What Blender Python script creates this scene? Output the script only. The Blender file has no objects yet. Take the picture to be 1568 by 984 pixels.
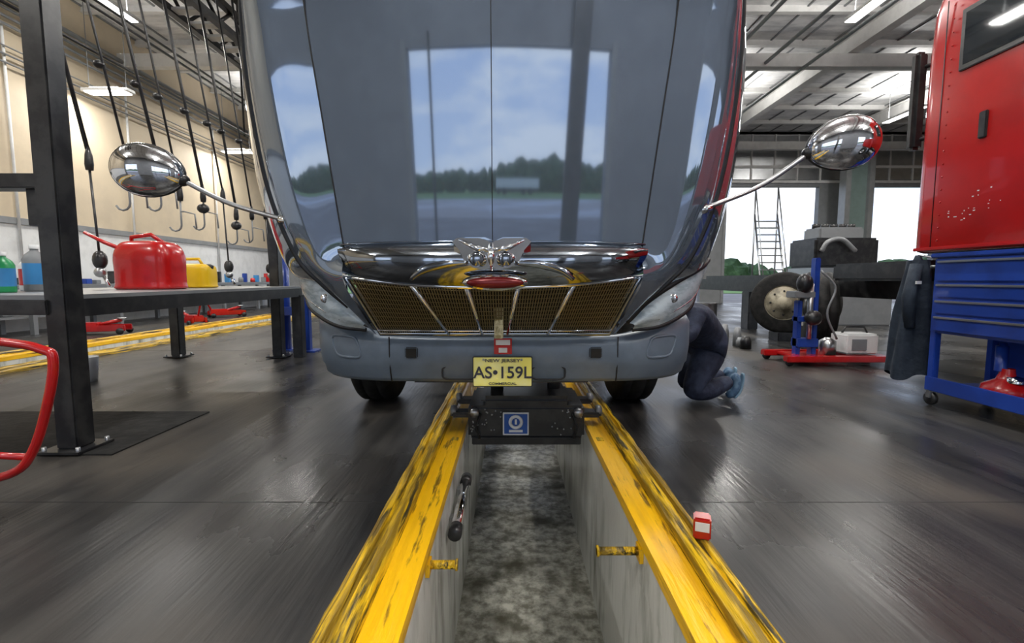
import bpy, bmesh, math, random
from mathutils import Vector, Matrix
random.seed(4)
scene = bpy.context.scene
scene.view_settings.view_transform = 'Standard'
scene.view_settings.exposure = 0.0

# ------------------------------------------------------------ materials
def M(name, col, rough=.5, metal=0.0, col2=None, nscale=4.0, lo=.45, hi=.6, stretch=(1,1,1),
      bump=0.0, bscale=20.0, coat=0.0, emis=None, estr=0.0, rough2=None, col3=None, n3=1.5, detail=8, spec=.5, c3lo=.48, c3hi=.68, st3=(1,1,1)):
    m = bpy.data.materials.new(name); m.use_nodes = True
    nt = m.node_tree; N = nt.nodes; L = nt.links
    b = N["Principled BSDF"]
    b.inputs["Base Color"].default_value = (*col, 1)
    b.inputs["Roughness"].default_value = rough
    b.inputs["Metallic"].default_value = metal
    b.inputs["Coat Weight"].default_value = coat
    b.inputs["Coat Roughness"].default_value = .03
    b.inputs["Specular IOR Level"].default_value = spec
    tc = N.new("ShaderNodeTexCoord")
    mp = N.new("ShaderNodeMapping"); mp.inputs["Scale"].default_value = stretch
    L.new(tc.outputs["Object"], mp.inputs["Vector"])
    if col2 is None:
        col2 = tuple(c*.9 for c in col)
    nz = N.new("ShaderNodeTexNoise"); nz.inputs["Scale"].default_value = nscale; nz.inputs["Detail"].default_value = detail
    nz.inputs["Roughness"].default_value = .62
    L.new(mp.outputs[0], nz.inputs["Vector"])
    rp = N.new("ShaderNodeValToRGB")
    rp.color_ramp.elements[0].position = lo; rp.color_ramp.elements[0].color = (*col, 1)
    rp.color_ramp.elements[1].position = hi; rp.color_ramp.elements[1].color = (*col2, 1)
    L.new(nz.outputs["Fac"], rp.inputs[0])
    out = rp.outputs[0]
    if col3:
        m3 = N.new("ShaderNodeMapping"); m3.inputs["Scale"].default_value = st3; L.new(tc.outputs["Object"], m3.inputs["Vector"])
        n2 = N.new("ShaderNodeTexNoise"); n2.inputs["Scale"].default_value = n3; n2.inputs["Detail"].default_value = 7
        L.new(m3.outputs[0], n2.inputs["Vector"])
        r2 = N.new("ShaderNodeValToRGB"); r2.color_ramp.elements[0].position = c3lo; r2.color_ramp.elements[1].position = c3hi
        L.new(n2.outputs["Fac"], r2.inputs[0])
        mx = N.new("ShaderNodeMixRGB"); mx.inputs[2].default_value = (*col3, 1)
        L.new(r2.outputs[0], mx.inputs[0]); L.new(out, mx.inputs[1]); out = mx.outputs[0]
    L.new(out, b.inputs["Base Color"])
    if rough2 is not None:
        mr = N.new("ShaderNodeMapRange"); mr.inputs[1].default_value = .35; mr.inputs[2].default_value = .65
        mr.inputs[3].default_value = rough; mr.inputs[4].default_value = rough2
        src = n2 if col3 else nz
        L.new(src.outputs["Fac"], mr.inputs[0]); L.new(mr.outputs[0], b.inputs["Roughness"])
    if bump > 0:
        n4 = N.new("ShaderNodeTexNoise"); n4.inputs["Scale"].default_value = bscale; n4.inputs["Detail"].default_value = 5
        L.new(mp.outputs[0], n4.inputs["Vector"])
        bp = N.new("ShaderNodeBump"); bp.inputs["Strength"].default_value = bump; bp.inputs["Distance"].default_value = .02
        L.new(n4.outputs["Fac"], bp.inputs["Height"]); L.new(bp.outputs[0], b.inputs["Normal"])
    if emis:
        b.inputs["Emission Color"].default_value = (*emis, 1); b.inputs["Emission Strength"].default_value = estr
    return m

m_floor = M("polished_concrete", (.016,.016,.017), .20, col2=(.052,.050,.047), nscale=2.4, lo=.38, hi=.66, stretch=(1.9,.14,1), rough2=.46, bump=.09, bscale=22, col3=(.075,.066,.055), n3=1.1, spec=.30, c3lo=.54, c3hi=.72, st3=(1,.6,1))
m_joint = M("floor_joint", (.012,.012,.012), .6)
m_pitwall = M("pit_wall_paint", (.70,.71,.67), .25, col2=(.20,.20,.16), nscale=3, lo=.46, hi=.76, stretch=(1,2.2,.5), bump=.08)
m_pitfloor = M("pit_floor_grime", (.15,.145,.11), .3, col2=(.50,.49,.42), nscale=13, lo=.40, hi=.62, bump=.5, bscale=24, col3=(.07,.065,.04), n3=3.4, rough2=.6, c3lo=.50, c3hi=.66)
m_yellow = M("worn_yellow_paint", (.92,.52,.005), .32, col2=(.20,.10,.01), nscale=8, lo=.58, hi=.66, stretch=(3,.35,3), bump=.3, bscale=16, col3=(.62,.31,.008), n3=5, c3lo=.5, c3hi=.7, st3=(3,.2,3))
m_yellowd = M("scuffed_yellow_rail", (.80,.50,.01), .38, col2=(.040,.032,.012), nscale=10, lo=.48, hi=.58, stretch=(4.5,.30,4), bump=.8, bscale=14, col3=(.26,.16,.012), n3=7, c3lo=.44, c3hi=.62, st3=(4,.3,4))
m_cream = M("cream_wall", (.56,.47,.34), .6, col2=(.50,.42,.31), nscale=1)
m_white = M("white_paint", (.72,.73,.73), .45)
m_greyw = M("grey_wall", (.22,.23,.24), .6)
m_dkwall = M("dark_wall", (.16,.175,.20), .6, col2=(.19,.205,.23), nscale=1.4)
m_ceil = M("silver_insulation", (.78,.78,.78), .5, .1, col2=(.46,.47,.48), nscale=2.2, lo=.4, hi=.66, stretch=(.6,2,1), bump=.5, bscale=3)
m_beamw = M("beam_white", (.66,.66,.65), .5)
m_black = M("black_steel", (.012,.012,.014), .3, col2=(.03,.03,.03), nscale=8)
m_rubber = M("tyre_rubber", (.010,.010,.010), .65, col2=(.022,.022,.021), nscale=10, bump=.2, spec=.3)
m_paint = M("slate_truck_paint", (.25,.31,.405), .045, .70, col2=(.24,.30,.39), nscale=.7, coat=1.0)
m_seam = M("dark_seam", (.01,.01,.012), .5)
m_chrome = M("chrome", (.82,.83,.85), .05, 1.0, col2=(.78,.79,.81))
m_dkchrome = M("dark_chrome", (.33,.36,.40), .07, 1.0, col2=(.28,.305,.34))
m_bumper = M("bumper_grey", (.145,.185,.235), .36, .1, col2=(.125,.16,.205), nscale=6, bump=.03, bscale=200)
m_grille = M("grille_mesh", (.34,.29,.17), .3, .85)
m_void = M("engine_void", (.012,.011,.009), .8)
m_lens = M("headlight_lens", (.60,.69,.75), .22, .0, col2=(.34,.42,.48), nscale=7, stretch=(1,1,3), spec=.5)
m_orange = M("amber_lens", (.8,.25,.02), .1)
m_red = M("red_gloss", (.50,.008,.008), .25, coat=.4, col2=(.40,.006,.006))
m_redcab = M("red_cab_paint", (.42,.006,.005), .22, coat=.4, col2=(.33,.005,.004), nscale=1.5, lo=.4,hi=.65, spec=.4)
m_blue = M("blue_cabinet", (.015,.055,.34), .28, coat=.3, col2=(.012,.04,.25), nscale=3)
m_steel = M("brushed_steel", (.45,.46,.47), .3, .9)
m_grey = M("grey_metal", (.24,.25,.26), .4, .3)
m_platey = M("plate_yellow", (.88,.80,.16), .35, col2=(.88,.84,.36), nscale=5)
m_platet = M("plate_text", (.03,.03,.05), .4)
m_navy = M("navy_cloth", (.012,.018,.040), .85, col2=(.030,.04,.075), nscale=9, bump=.9, bscale=9)
m_coat = M("dark_coat_cloth", (.008,.016,.030), .8, col2=(.02,.032,.05), nscale=6, bump=.8, bscale=8)
m_skin = M("skin", (.55,.33,.23), .5)
m_hair = M("hair", (.03,.02,.015), .7)
m_shoe = M("shoe_blue", (.05,.11,.20), .6, col2=(.15,.25,.36), nscale=20)
m_sole = M("shoe_sole", (.20,.32,.42), .6)
m_glass = M("dark_glass", (.015,.02,.025), .04, coat=1.0)
m_green = M("green_plastic", (.02,.30,.10), .3)
m_bluel = M("blue_label", (.05,.25,.55), .35)
m_logo = M("sign_blue", (.01,.08,.35), .3)
m_lite = M("lamp_diffuser", (1,1,1), .5, emis=(1,.98,.94), estr=7)
m_asph = M("asphalt", (.13,.115,.105), .7, col2=(.19,.17,.16), nscale=.5)
m_pale = M("pale_concrete", (.30,.27,.25), .7, col2=(.48,.50,.53), nscale=.12)
m_grass = M("grass", (.10,.20,.04), .9, col2=(.16,.28,.06), nscale=.3)
m_leaf = M("foliage", (.030,.060,.020), .9, col2=(.06,.11,.04), nscale=.6)
m_beige = M("brake_drum_beige", (.42,.38,.28), .5, col2=(.2,.18,.13), nscale=6)
m_ygas = M("yellow_plastic", (.75,.48,.01), .35)
m_greenp = M("greenish_panel",(.16,.22,.21),.3)

# ------------------------------------------------------------ builder
def catm(p0,p1,p2,p3,t):
    return tuple(.5*((2*b)+(-a+c)*t+(2*a-5*b+4*c-d)*t*t+(-a+3*b-3*c+d)*t**3) for a,b,c,d in zip(p0,p1,p2,p3))
def smooth_line(pts, n):
    out=[]; k=len(pts)
    for i in range(k-1):
        p0 = pts[i-1] if i>0 else tuple(2*a-b for a,b in zip(pts[0],pts[1]))
        p3 = pts[i+2] if i+2<k else tuple(2*a-b for a,b in zip(pts[-1],pts[-2]))
        for j in range(n):
            out.append(catm(p0,pts[i],pts[i+1],p3,j/n))
    out.append(tuple(pts[-1])); return out

class B:
    def __init__(s, name): s.name=name; s.bm=bmesh.new(); s.mats=[]
    def mi(s,m):
        if m not in s.mats: s.mats.append(m)
        return s.mats.index(m)
    def box(s,a,b,m,bev=0.0,rz=0.0,rot=None,piv=None):
        t=bmesh.new(); bmesh.ops.create_cube(t,size=1)
        a=Vector(a); b=Vector(b); c=(a+b)/2; d=b-a
        for v in t.verts: v.co=Vector((v.co.x*d.x,v.co.y*d.y,v.co.z*d.z))
        if bev>0: bmesh.ops.bevel(t,geom=list(t.edges),offset=min(bev,min(abs(x) for x in d)*.45),segments=2,affect='EDGES')
        R = rot if rot else Matrix.Rotation(rz,3,'Z')
        pv = Vector(piv) if piv else c
        for v in t.verts: v.co = R@(v.co+c-pv)+pv
        s.merge(t,m,False)
    def merge(s,t,m,smooth):
        i=s.mi(m); vm={}
        for v in t.verts: vm[v]=s.bm.verts.new(v.co)
        for f in t.faces:
            try:
                nf=s.bm.faces.new([vm[v] for v in f.verts]); nf.material_index=i; nf.smooth=smooth
            except ValueError: pass
        t.free()
    def poly(s,pts,faces,m,smooth=False):
        i=s.mi(m); vs=[s.bm.verts.new(p) for p in pts]
        for f in faces:
            try:
                nf=s.bm.faces.new([vs[k] for k in f]); nf.material_index=i; nf.smooth=smooth
            except ValueError: pass
    def grid(s,rows,m,smooth=True,close=False):
        n=len(rows[0]); pts=[p for r in rows for p in r]; F=[]
        for i in range(len(rows)-1):
            for j in range(n-1 if not close else n):
                k=(j+1)%n
                F.append((i*n+j,i*n+k,(i+1)*n+k,(i+1)*n+j))
        s.poly(pts,F,m,smooth)
    def loft(s,rows,m,nu=6,nv=6):
        R=[smooth_line(r,nu) for r in rows]
        C=[smooth_line([R[i][j] for i in range(len(R))],nv) for j in range(len(R[0]))]
        s.grid([[C[j][i] for j in range(len(C))] for i in range(len(C[0]))],m)
    def tube(s,pts,r,m,seg=10,closed=False,cap=True):
        P=[Vector(p) for p in pts]; n=len(P)
        rs = r if isinstance(r,(list,tuple)) else [r]*n
        rows=[]; up=None
        for i,p in enumerate(P):
            if closed: t=(P[(i+1)%n]-P[i-1])
            else: t=(P[min(i+1,n-1)]-P[max(i-1,0)])
            if t.length<1e-9: t=Vector((0,0,1))
            t.normalize()
            if up is None:
                up = Vector((0,0,1)) if abs(t.z)<.9 else Vector((1,0,0))
            x=t.cross(up)
            if x.length<1e-4: up=Vector((1,0,0)) if abs(t.x)<.9 else Vector((0,1,0)); x=t.cross(up)
            x.normalize(); y=x.cross(t); up=y
            rows.append([tuple(p+rs[i]*(math.cos(a)*x+math.sin(a)*y)) for a in [2*math.pi*k/seg for k in range(seg)]])
        if closed: rows.append(rows[0])
        elif cap:
            rows=[[tuple(P[0])]*seg]+rows+[[tuple(P[-1])]*seg]
        s.grid(rows,m,True,True)
    def lathe(s,prof,o,ax,m,seg=28,sm=True):
        ax=Vector(ax).normalized(); u=Vector((0,0,1)) if abs(ax.z)<.9 else Vector((1,0,0))
        x=ax.cross(u).normalized(); y=ax.cross(x); o=Vector(o)
        rows=[[tuple(o+ax*h+r*(math.cos(a)*x+math.sin(a)*y)) for a in [2*math.pi*k/seg for k in range(seg)]] for r,h in prof]
        s.grid(rows,m,sm,True)
    def ell(s,c,r,m,R=None,seg=20):
        t=bmesh.new(); bmesh.ops.create_uvsphere(t,u_segments=seg,v_segments=seg//2+2,radius=1)
        for v in t.verts:
            q=Vector((v.co.x*r[0],v.co.y*r[1],v.co.z*r[2]))
            if R: q=R@q
            v.co=q+Vector(c)
        s.merge(t,m,True)
    def done(s,parent=None,wn=True):
        bmesh.ops.remove_doubles(s.bm,verts=s.bm.verts,dist=1e-5)
        bmesh.ops.recalc_face_normals(s.bm,faces=s.bm.faces)
        me=bpy.data.meshes.new(s.name); s.bm.to_mesh(me); s.bm.free()
        for m in s.mats: me.materials.append(m)
        o=bpy.data.objects.new(s.name,me); scene.collection.objects.link(o)
        if parent: o.parent=parent
        return o
def empty(name):
    e=bpy.data.objects.new(name,None); scene.collection.objects.link(e); return e
def text(name,body,loc,size,m,parent,ext=.001,sx=1.0):
    c=bpy.data.curves.new(name,'FONT'); c.body=body; c.size=size; c.extrude=ext; c.align_x='CENTER'; c.align_y='CENTER'; c.offset=size*.012
    c.materials.append(m)
    o=bpy.data.objects.new(name,c); o.location=loc; o.rotation_euler=(math.pi/2,0,0); o.scale=(sx,1,1)
    scene.collection.objects.link(o); o.parent=parent; return o

# ------------------------------------------------------------ room
PX=.095; PH=.415   # pit centre, half width
XL,XR,YB,YF,ZC=-9.5,20.0,-4.6,20.0,7.0
P2=-6.0
b=B("floor")
for x0,x1 in ((XL,P2-PH),(P2+PH,PX-PH),(PX+PH,XR)):
    b.box((x0,YB,-.2),(x1,YF,0),m_floor)
for pc in (PX,P2):
    b.box((pc-PH,YB,-.2),(pc+PH,-3.2,0),m_floor); b.box((pc-PH,17,-.2),(pc+PH,YF,0),m_floor)
for y in (2.05,6.6,11.2): 
    b.box((PX+PH+.24,y,0),(XR,y+.006,.0008),m_joint); b.box((P2+PH+.24,y,0),(PX-PH-.24,y+.006,.0008),m_joint)
b.done()
def pit(name,pc):
    b=B(name)
    b.box((pc-PH-.12,-3.2,-1.15),(pc-PH,17,-.2),m_pitwall); b.box((pc+PH,-3.2,-1.15),(pc+PH+.12,17,-.2),m_pitwall)
    b.box((pc-PH-.01,-3.2,-.2),(pc-PH+.004,17,-.03),m_pitwall); b.box((pc+PH-.004,-3.2,-.2),(pc+PH+.01,17,-.03),m_pitwall)
    b.box((pc-PH,-3.2,-1.15),(pc+PH,17,-1.0),m_pitfloor)
    b.box((pc-PH,-3.35,-1.15),(pc+PH,-3.2,-.2),m_pitwall); b.box((pc-PH,17,-1.15),(pc+PH,17.15,-.2),m_pitwall)
    b.done()
    c=B(name.replace("pit","pit_curb"))
    for s in (-1,1):
        inner=[(PH-.012,-.03),(PH-.012,.022),(PH+.085,.022),(PH+.10,.03)]
        outer=[(PH+.10,.03),(PH+.105,.060),(PH+.125,.070),(PH+.150,.070),(PH+.156,.052),(PH+.170,.052),(PH+.176,.066),(PH+.195,.064),(PH+.21,.045),(PH+.225,.03),(PH+.232,.0)]
        ys=[-3.2+i*.1 for i in range(203)]
        c.grid([[(pc+s*x,y,z) for x,z in inner] for y in ys],m_yellow,False)
        rows=[]
        for i,y in enumerate(ys):
            rows.append([(pc+s*(x+random.uniform(-.003,.003)),y,z+(random.uniform(-.004,.003) if 0<k<len(outer)-1 else 0)) for k,(x,z) in enumerate(outer)])
        c.grid(rows,m_yellowd,False)
        for k in range(8):
            c.box((pc+s*(PH+.03)-.02,-2+k*2.4,.018),(pc+s*(PH+.03)+.02,-1.94+k*2.4,.026),m_yellowd,.002)
    c.done()
pit("inspection_pit",PX); pit("inspection_pit.001",P2)
b=B("pit_safety_pin")
def pin(x0,x1,y,z):
    b.tube([(x0,y,z),(x1,y,z)],.016,m_yellowd); b.tube([(x1-.008*(1 if x1>x0 else -1),y,z),(x1,y,z)],.022,m_yellowd)
pin(PX-PH+.005,-.20,1.66,-.048); pin(PX+PH-.005,.33,1.76,-.055)
b.box((PX-PH+.005,1.63,-.08),(PX-PH+.02,1.69,-.032),m_yellow); b.box((PX+PH-.02,1.73,-.09),(PX+PH-.005,1.79,-.032),m_yellow)
b.done()
b=B("pit_tube_lamp")
b.tube([(-.275,2.2,-.22),(-.275,2.75,-.20)],.028,m_chrome,14); b.tube([(-.275,2.17,-.221),(-.275,2.24,-.219)],.034,m_black,14); b.tube([(-.275,2.71,-.201),(-.275,2.78,-.199)],.034,m_black,14)
b.box((-.313,2.3,-.24),(-.27,2.34,-.2),m_steel); b.box((-.313,2.6,-.23),(-.27,2.64,-.19),m_steel)
b.done()

b=B("wall_left"); b.box((XL-.2,YB,-.2),(XL,YF,ZC),m_cream)
b.box((XL,YB,2.05),(XL+.05,YF,2.17),m_greyw); b.box((XL,YB,0),(XL+.012,YF,2.05),m_white)
for z,r in ((5.0,.02),(5.15,.02),(5.3,.015),(5.7,.03),(5.85,.03),(6.0,.03),(6.2,.05)):
    b.tube([(XL+.12,YB,z),(XL+.12,YF,z)],r,m_grey,8)
for y in (9.2,12.0,15.4): b.tube([(XL+.06,y,1.2),(XL+.06,y,5.7)],.025,m_white,8)
b.done()
b=B("wall_right"); b.box((XR,YB,-.2),(XR+.2,YF,ZC),m_cream); b.done()
def wall_open(name,y0,y1,ops,m,zt=ZC):
    b=B(name); x=XL
    for x0,x1,zh in ops:
        b.box((x,y0,-.2),(x0,y1,zt),m); b.box((x0,y0,zh),(x1,y1,zt),m)
        b.box((x0-.12,y0-.03,0),(x0,y1+.03,zh+.12),m_greyw); b.box((x1,y0-.03,0),(x1+.12,y1+.03,zh+.12),m_greyw)
        x=x1
    b.box((x,y0,-.2),(XR,y1,zt),m); b.done()
wall_open("wall_back",YB-.2,YB,[(-8.9,-5.2,3.7),(-2.45,2.55,3.7),(5.9,8.6,3.7),(11.0,15.2,3.9)],m_dkwall)
b=B("door_guide_post"); b.box((1.55,YB+.06,0),(1.95,YB+.16,5.2),m_black,.01,rot=Matrix.Rotation(math.radians(2.5),3,'Y')); b.tube([(-1.9,YB+.12,0),(-1.9,YB+.12,3.9)],.03,m_black); b.done()
wall_open("wall_far",YF,YF+.2,[(-7,-3.5,4.8),(-1.5,2.5,4.8),(4.2,7.9,4.8),(8.9,12.7,4.8),(14.1,17.6,4.8)],m_greyw)
b=B("window_1")
for x in [8.9+i*.95 for i in range(10)]: b.box((x-.03,YF-.05,5.0),(x+.03,YF-.01,6.9),m_beamw)
for z in (5.0,5.6,6.3): b.box((8.0,YF-.06,z-.05),(18.5,YF-.01,z+.05),m_beamw)
b.box((8.0,YF-.012,5.1),(18.5,YF-.005,6.9),m_steel)
b.done()
b=B("ceiling"); b.box((XL,YB,ZC),(XR,YF,ZC+.1),m_ceil)
for i in range(17): 
    y=YB+.6+i*1.5; b.box((XL,y,ZC-.14),(XR,y+.05,ZC),m_beamw); b.box((XL,y-.04,ZC-.15),(XR,y+.09,ZC-.13),m_beamw)
for x in [XL+.8*i for i in range(37)]: b.box((x,YB,ZC-.03),(x+.04,YF,ZC+.01),m_grey)
b.done()
b=B("roof_girder")
for x in (-3.2,4.4,8.2,13.0):
    b.box((x-.12,YB,ZC-.19),(x+.12,YF,ZC-.155),m_beamw); b.box((x-.02,YB,ZC-.55),(x+.02,YF,ZC-.19),m_beamw); b.box((x-.12,YB,ZC-.58),(x+.12,YF,ZC-.55),m_beamw)
for y in (12.,19.3): b.box((XL,y-.1,ZC-.9),(XR,y+.1,ZC-.6),m_beamw)
for k in range(3): b.tube([(5.2+k*.9,YB,6.3-.12*k),(5.2+k*.9,YF,6.3-.12*k)],.04,m_grey,8)
b.done()
b=B("support_column")
for x in (13.4,):
    b.box((x-.55,18.6,0),(x-.35,19.0,6.1),m_grey,.01); b.box((x+.35,18.6,0),(x+.55,19.0,6.1),m_grey,.01); b.box((x-.35,18.75,0),(x+.35,18.85,6.1),m_greenp)
b.done()
def fixture(x,y,z,w,power,alongY=True,L=1.5,up=45):
    e=B("fluorescent_fixture")
    dx,dy=(.12,L/2) if alongY else (L/2,.12)
    e.box((x-dx,y-dy,z),(x+dx,y+dy,z+.07),m_white,.01)
    e.box((x-dx*.85,y-dy*.97,z-.015),(x+dx*.85,y+dy*.97,z+.001),m_lite)
    e.box((x-dx*.6,y-dy*.97,z+.069),(x+dx*.6,y+dy*.97,z+.08),m_lite)  # glowing top strip, goes with the added ceiling fill
    for s in (-1,1):
        px,py=(x,y+s*dy*.8) if alongY else (x+s*dx*.8,y)
        e.tube([(px,py,z+.05),(px,py,ZC)],.008,m_grey,6)
    o=e.done()
    for nm,en,dz,rx in (("tube_light",power,-.03,0),("ceiling_fill",up,.10,math.pi)):  # second lamp is an added upward fill that brightens the ceiling
        if en<=0: continue
        l=bpy.data.lights.new(nm,'AREA'); l.shape='RECTANGLE'; l.size=dx*2; l.size_y=dy*2; l.energy=en; l.color=(1,.97,.92)
        lo=bpy.data.objects.new(nm,l); lo.location=(x,y,z+dz); lo.rotation_euler=(rx,0,0); scene.collection.objects.link(lo); lo.parent=o
for x in (-7.4,-1.6,2.4,6.6,12.0):
    for y in (-2.0,3.2,9.0,15.0):
        fixture(x,y,6.0,.3,125,up=85 if x>2 else 40)
fixture(-8.7,10.6,5.0,.3,70,False,1.0,0); fixture(-8.7,15.4,5.0,.3,70,False,1.0,0)

# ------------------------------------------------------------ outside
b=B("ground_outside"); b.box((-150,-160,-.4),(150,YB-.2,-.03),m_asph); b.box((-150,YF+.2,-.4),(150,160,-.03),m_asph)
b.box((-150,-160,-.03),(150,-46,.02),m_grass); b.box((-150,34,-.03),(150,160,.02),m_grass); b.box((-40,-45,-.03),(60,-17,-.01),m_pale); b.done()
def trees(name,y):
    b=B(name)
    for i in range(240):
        x=-130+i*1.1+random.uniform(-1,1); h=random.uniform(2.6,4.3)*(1+.25*math.sin(x*.09))
        t=bmesh.new(); bmesh.ops.create_icosphere(t,subdivisions=2,radius=1)
        for v in t.verts:
            k=1+random.uniform(-.16,.16); v.co=Vector((v.co.x*h*.6*k,v.co.y*h*.5*k,v.co.z*h*.62*k))+Vector((x,y+random.uniform(-.5,.5),h*.6))
        b.merge(t,m_leaf,False)
    b.done()
trees("tree_line",-82); trees("tree_line.001",85)
b=B("white_trailer"); b.box((-1,-66,.9),(8,-64,2.2),m_white,.05)
for x in (0,1.3,5,6.3): b.lathe([(0,0),(.5,0),(.5,.4),(0,.4)],(x,-64,.5),(0,-1,0),m_rubber)
b.box((-1,-65.8,.5),(8,-64.2,.9),m_black); b.done()

# ------------------------------------------------------------ grey semi truck (hood tipped forward)
truck=empty("semi_truck")
HX=-.09
SL=.097
def hy(x,z): 
    y=2.215-SL*(z-1.15)+.045*x*x+.013*abs(x)
    if z>2.6: y+= (z-2.6)**2*2.2
    return y
b=B("hood_panel")
for s in (-1,1):
    rows=[]
    for i in range(34):
        z=1.15+i*(2.85-1.15)/33
        w=.70+.11*min(1,(z-1.15)/1.05)
        rows.append([(HX+s*w*k/24,hy(w*k/24,z),z) for k in range(25)])
    b.grid(rows,m_paint)
S=[ # P, R, M, O, B
 [(.62,2.47,.71),(.635,2.47,.72),(.65,2.475,.735),(.665,2.49,.76),(.67,2.6,.76)],
 [(.66,2.33,.85),(.71,2.35,.85),(.74,2.40,.86),(.77,2.48,.87),(.79,2.62,.86)],
 [(.70,2.22,1.0),(.80,2.285,.985),(.86,2.37,.975),(.94,2.53,.965),(.98,2.75,.95)],
 [(.70,hy(.70,1.15),1.15),(.88,2.28,1.13),(.98,2.37,1.11),(1.14,2.62,1.06),(1.18,3.0,1.04)],
 [(.727,hy(.727,1.4),1.4),(.97,2.265,1.4),(1.09,2.36,1.4),(1.25,2.62,1.4),(1.26,3.1,1.4)],
 [(.764,hy(.764,1.75),1.75),(1.03,2.24,1.75),(1.14,2.33,1.75),(1.285,2.59,1.75),(1.28,3.1,1.75)],
 [(.80,hy(.80,2.1),2.1),(1.05,2.205,2.1),(1.15,2.29,2.1),(1.27,2.54,2.1),(1.26,3.05,2.1)],
 [(.81,hy(.81,2.4),2.4),(1.05,2.18,2.4),(1.12,2.26,2.4),(1.21,2.49,2.4),(1.2,2.95,2.4)],
 [(.81,hy(.81,2.85),2.85),(1.0,2.3,2.85),(1.06,2.38,2.85),(1.13,2.52,2.85),(1.12,2.8,2.85)]]
for s in (-1,1):
    b.loft([[(HX+s*x,y,z) for x,y,z in r] for r in S],m_paint,8,8)
    ln=smooth_line([(HX+s*r[0][0],r[0][1]-.001,r[0][2]) for r in S[3:]],10); b.tube(ln,.0035,m_seam,6)
    ln=smooth_line([(HX+s*r[2][0],r[2][1]-.001,r[2][2]) for r in S[1:]],10); b.tube(ln,.011,m_seam,6)
    ln=smooth_line([(HX+s*(r[3][0]*.45+r[2][0]*.55),r[3][1]*.42+r[2][1]*.58-.008,r[2][2]) for r in S[3:8]],10)
    b.tube(ln,.008,m_dkchrome,6)
b.tube([(HX,hy(0,z)-.0002,z) for z in [1.15+.05*k for k in range(34)]],.0022,m_seam,6)
b.box((HX-.8,2.55,1.2),(HX+.8,2.6,2.75),m_void)
hood=b.done(truck)

b=B("grille_nose")
sec=[(2.215,1.165),(2.17,1.172),(2.115,1.145),(2.085,1.10),(2.085,1.05),(2.11,1.0),(2.15,.965),(2.21,.955)]
rows=[]
for k in range(-16,17):
    u=k/16; w=.74; e=abs(u)**5
    rows.append([(HX+w*u*(1-.03*(1.17-z)/.2),y*(1-e)+2.235*e+0.02*u*u, z+(1.065-z)*.28*e+.045*u*u*((1.165-z)/.20)) for y,z in sec])
b.grid([smooth_line(r,4) for r in rows],m_dkchrome)
b.tube([(HX+.715*u,2.155+.05*u*u+.06*abs(u)**4,.962+.052*u*u) for u in [k/12 for k in range(-12,13)]],.009,m_chrome,8)
b.tube([(HX+.715*u,2.185+.03*u*u+.03*abs(u)**4,1.172-.010*u*u) for u in [k/12 for k in range(-12,13)]],.005,m_dkchrome,8)
b.done(truck)

b=B("grille")
def G(u,v):
    w=.70*(1-v)+.60*v
    return Vector((HX+w*u, 2.20+.05*u*u*(1-v)+.27*v, (.965+.045*u*u)*(1-v)+.715*v))
b.grid([[tuple(G(k/10-1,j/6)+Vector((0,.05,.02))) for k in range(21)] for j in range(7)],m_void)
for k in range(-52,53): b.tube([tuple(G(k/52.5,v)) for v in (0,.5,1)],.0036,m_grille,4,cap=False)
for j in range(1,12): b.tube([tuple(G(k/12,j/12)+Vector((0,.006,0))) for k in range(-12,13)],.002,m_grille,4,cap=False)
for u0,u1 in ((-.54,-.40),(-.17,-.11),(.17,.11),(.54,.46)):
    b.tube([tuple(G(u0,.02)+Vector((0,-.012,0))),tuple(G((u0+u1)/2,.5)+Vector((0,-.022,0))),tuple(G(u1,1)+Vector((0,-.012,0)))],[.013,.011,.008],m_chrome,8)
edge=[tuple(G(-1,v)) for v in (0,.25,.5,.75,1)]+[tuple(G(u,1)) for u in (-.5,0,.5)]+[tuple(G(1,v)) for v in (1,.75,.5,.25,0)]
b.tube(edge,.012,m_dkchrome,8)
b.tube([tuple(G(u,.93)+Vector((0,-.012,0))) for u in (-1,-.5,0,.5,1)],.005,m_chrome,6)
b.box((HX-.0,2.38,.70),(HX+.045,2.44,.86),M("caution_tag",(.75,.7,.45),.5,col2=(.3,.25,.1),nscale=30),.004)
b.done(truck)

b=B("hood_ornament")
ox,oz=-.088,1.100
for s in (-1,1):
    wing=[(0,.055),(.05,.075),(.15,.078),(.172,.062),(.14,.025),(.12,-.02),(.08,-.05),(.03,-.06),(0,-.05)]
    front=[(ox+s*x,2.035+.25*x,oz+z) for x,z in wing]; back=[(ox+s*x,2.12+.1*x,oz+z) for x,z in wing]
    n=len(wing)
    b.poly(front+back,[tuple(range(n))]+[(i,(i+1)%n,n+(i+1)%n,n+i) for i in range(n)],m_chrome)
    b.ell((ox+s*.062,2.045,oz-.010),(.042,.03,.026),m_chrome); b.lathe([(.024,0),(.030,-.01),(.024,-.014),(0,-.018)],(ox+s*.062,2.03,oz-.016),(0,1,0),m_dkchrome)
    b.tube([(ox,2.02,oz+.025),(ox+s*.06,2.025,oz+.028),(ox+s*.14,2.05,oz+.066)],[.006,.014,.005],m_chrome,8)
    b.tube(smooth_line([(ox+s*.10,2.06,oz-.03),(ox+s*.2,2.068,oz-.035),(ox+s*.30,2.082,oz-.06),(ox+s*.36,2.10,oz-.10)],5),[.010+.008*math.sin(math.pi*k/15) for k in range(16)],m_dkchrome,8)
b.tube([(ox,2.04,oz+.045),(ox,2.0,oz-.005),(ox,2.03,oz-.06)],[.012,.016,.006],m_chrome,10)
b.ell((ox+.015,2.07,.988),(.145,.03,.038),m_chrome); b.ell((ox+.015,2.05,.985),(.125,.022,.026),M("badge_red",(.16,.010,.010),.25,.3))
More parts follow.
